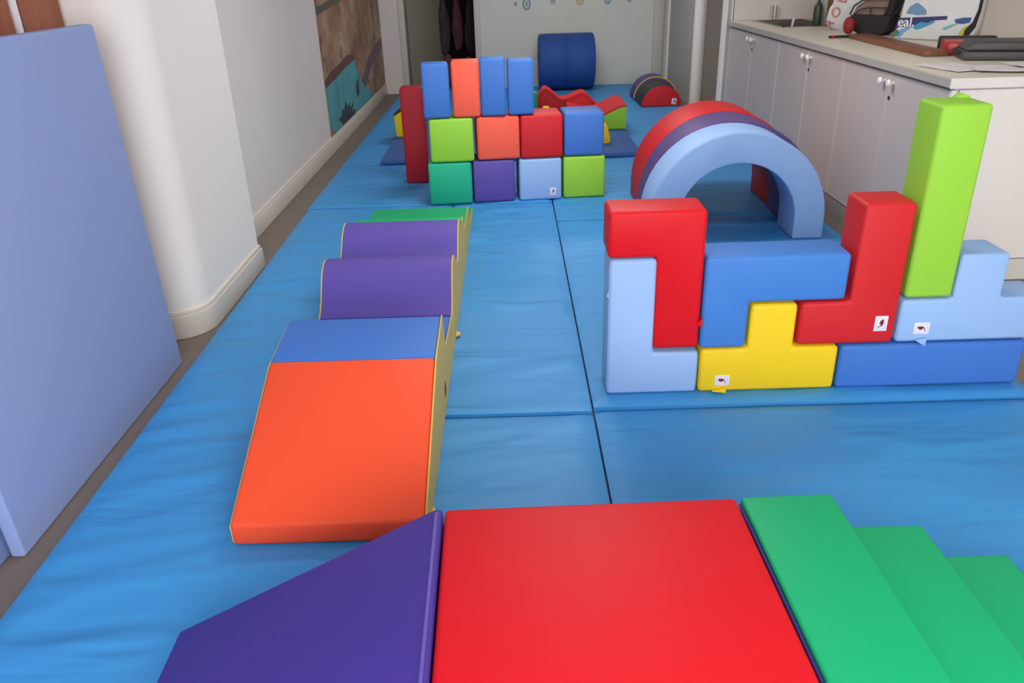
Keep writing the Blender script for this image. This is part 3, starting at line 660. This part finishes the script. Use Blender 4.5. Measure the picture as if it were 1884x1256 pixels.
# blue and white printed bag
M_print = mat('printed_bag_white', (214, 216, 216), .4, .35, 12, var=.05, vscale=8)
pb = thing('printed_bag', 'large white and blue printed shopping bag with dark right edge, leaning behind the red case', 'bag', (2.76, 5.50, CT + .001), math.atan2(-.43, .34))
link('bag_body', prism([(-.24, 0), (.235, 0), (.27, .05), (.285, .12), (.29, .36), (-.20, .36), (-.215, .15)], -.02, .08, bev=.012), M_print, pb)
def pr(name, pts, m, e=0): return link(name, prism(pts, -.0235 - e, -.019, bev=0), m, pb)
pr('dark_edge', [(.215, .02), (.245, .04), (.275, .09), (.288, .18), (.292, .36), (.275, .36), (.272, .19), (.255, .12), (.215, .07)], M_cloth, .004)
pr('navy_band', [(-.222, .13), (-.02, .142), (.09, .150), (.09, .128), (.02, .122), (-.02, .11), (-.06, .085), (-.12, .08), (-.215, .075), (-.24, .06)], mat('print_navy', (58, 58, 108), .5))
pr('navy_patch', [(.14, .13), (.19, .142), (.24, .145), (.235, .115), (.19, .105), (.15, .11)], mat('print_navy2', (60, 88, 140), .5))
pr('blue_wave', [(-.12, .08), (-.07, .11), (-.03, .105), (.0, .118), (.02, .112), (-.02, .09), (-.07, .068), (-.10, .062)], mat('print_sky', (70, 150, 190), .5), .001)
pr('blue_wave', [(-.23, .02), (-.20, .055), (-.16, .075), (-.13, .075), (-.17, .045), (-.20, .01)], mat('print_sky2', (110, 160, 205), .5), .001)
pr('teal_wave', [(.07, .075), (.12, .098), (.17, .11), (.14, .092), (.09, .066)], mat('print_teal', (110, 176, 182), .5))
pr('green_patch', [(-.24, .012), (-.24, .05), (-.215, .055), (-.20, .035), (-.22, .018)], mat('print_green', (70, 136, 80), .5), .001)
pr('yellow_green_patch', [(.18, .045), (.205, .09), (.235, .10), (.225, .06), (.20, .03)], mat('print_yellowgreen', (178, 190, 60), .5), .001)
pr('blue_cloud', [(-.18, .16), (-.16, .20), (-.12, .225), (-.08, .205), (-.05, .18), (-.045, .155), (-.10, .15)], mat('print_cloud', (108, 144, 174), .5))
tbm = text_bm('eal.', .095, .002, .001)
for v in tbm.verts: v.co = Vector((v.co.x * .9 - .165, -.026 - v.co.z, v.co.y * .85 + .105 + (v.co.x * .02)))
link('white_lettering', tbm, M_label, pb)
# pen, board, cases, papers
pen = thing('marker_pen', 'black marker pen with a red band lying on the worktop left of the brown board', 'pen', (2.315, 5.83, CT + .010), radians(4))
link('barrel', lathe([(0, -.10), (.008, -.10), (.009, .08), (.005, .10), (0, .105)], 14, axis='x'), M_black, pen)
link('red_band', lathe([(0, -.082), (.0105, -.082), (.0105, -.066), (0, -.066)], 14, axis='x'), V['red'], pen)
bd = thing('wooden_board', 'long reddish-brown wooden board lying along the worktop', 'board', (2.40, 5.18, CT + .001), math.atan2(4.47 - 5.57, -.04) + pi / 2)
wb = nb(-.085, .05, -.575, .60, 0, .030, bev=.004)
link('plank', wb, mat('board_wood', (124, 76, 50), .45, .1, 8, var=.18, vscale=5, stretch=(8, .8, 1)), bd)
link('black_tip', nb(-.075, -.02, .60, .625, .004, .02, bev=.003), M_black, bd)
ca = radians(-16)
rc = thing('red_tray', 'red plastic tray with a black rim behind the black case on the worktop', 'tray', (2.394, 4.39, CT + .001), ca)
link('tray', nb(-.03, .26, .262, .47, 0, .070, bev=.012), mat('red_plastic', (180, 46, 52), .35), rc)
link('frame_edge', nb(-.035, .265, .475, .52, 0, .082, bev=.01), M_black, rc)
bc = thing('black_case', 'flat black tool case lying at the right end of the worktop', 'case', (2.394, 4.39, CT + .001), ca)
M_case = mat('case_black', (72, 68, 68), .5, .1, 20)
link('case_lower', nb(0, .46, 0, .255, 0, .045, bev=.010), M_case, bc)
link('case_lid', prism([(.012, .047), (.46, .047), (.46, .092), (.05, .092)], .010, .250, bev=.010), M_case, bc)
link('handle', tube([(-.001, .07, .04), (-.022, .075, .04), (-.022, .16, .04), (-.001, .165, .04)], .006), M_black, bc)
def paper(loc, rot, w, h, seed, lab):
    bm = bmesh.new(); bmesh.ops.create_grid(bm, x_segments=14, y_segments=14, size=.5)
    for v in bm.verts: v.co = Vector((v.co.x * w, v.co.y * h, .003 + .004 * (1 + noise.noise(Vector((v.co.x * 2.4 + seed, v.co.y * 2.4, 0))))))
    r = bmesh.ops.extrude_face_region(bm, geom=bm.faces[:])
    for v in [g_ for g_ in r['geom'] if isinstance(g_, bmesh.types.BMVert)]: v.co.z -= .002
    o = link('paper_sheet', bm, mat('paper', (222, 214, 216), .7, var=.03, vscale=8), None, loc, rot); tag(o, lab, 'paper', 'loose papers on the near end of the worktop')
paper((2.215, 4.12, CT), radians(12), .21, .297, 1, 'loose white paper nearest the front corner of the worktop')
paper((2.40, 3.98, CT + .004), radians(70), .21, .297, 4, 'loose white paper lying across the near end of the worktop')
paper((2.60, 4.03, CT + .014), radians(95), .21, .297, 7, 'loose white paper in front of the black case')
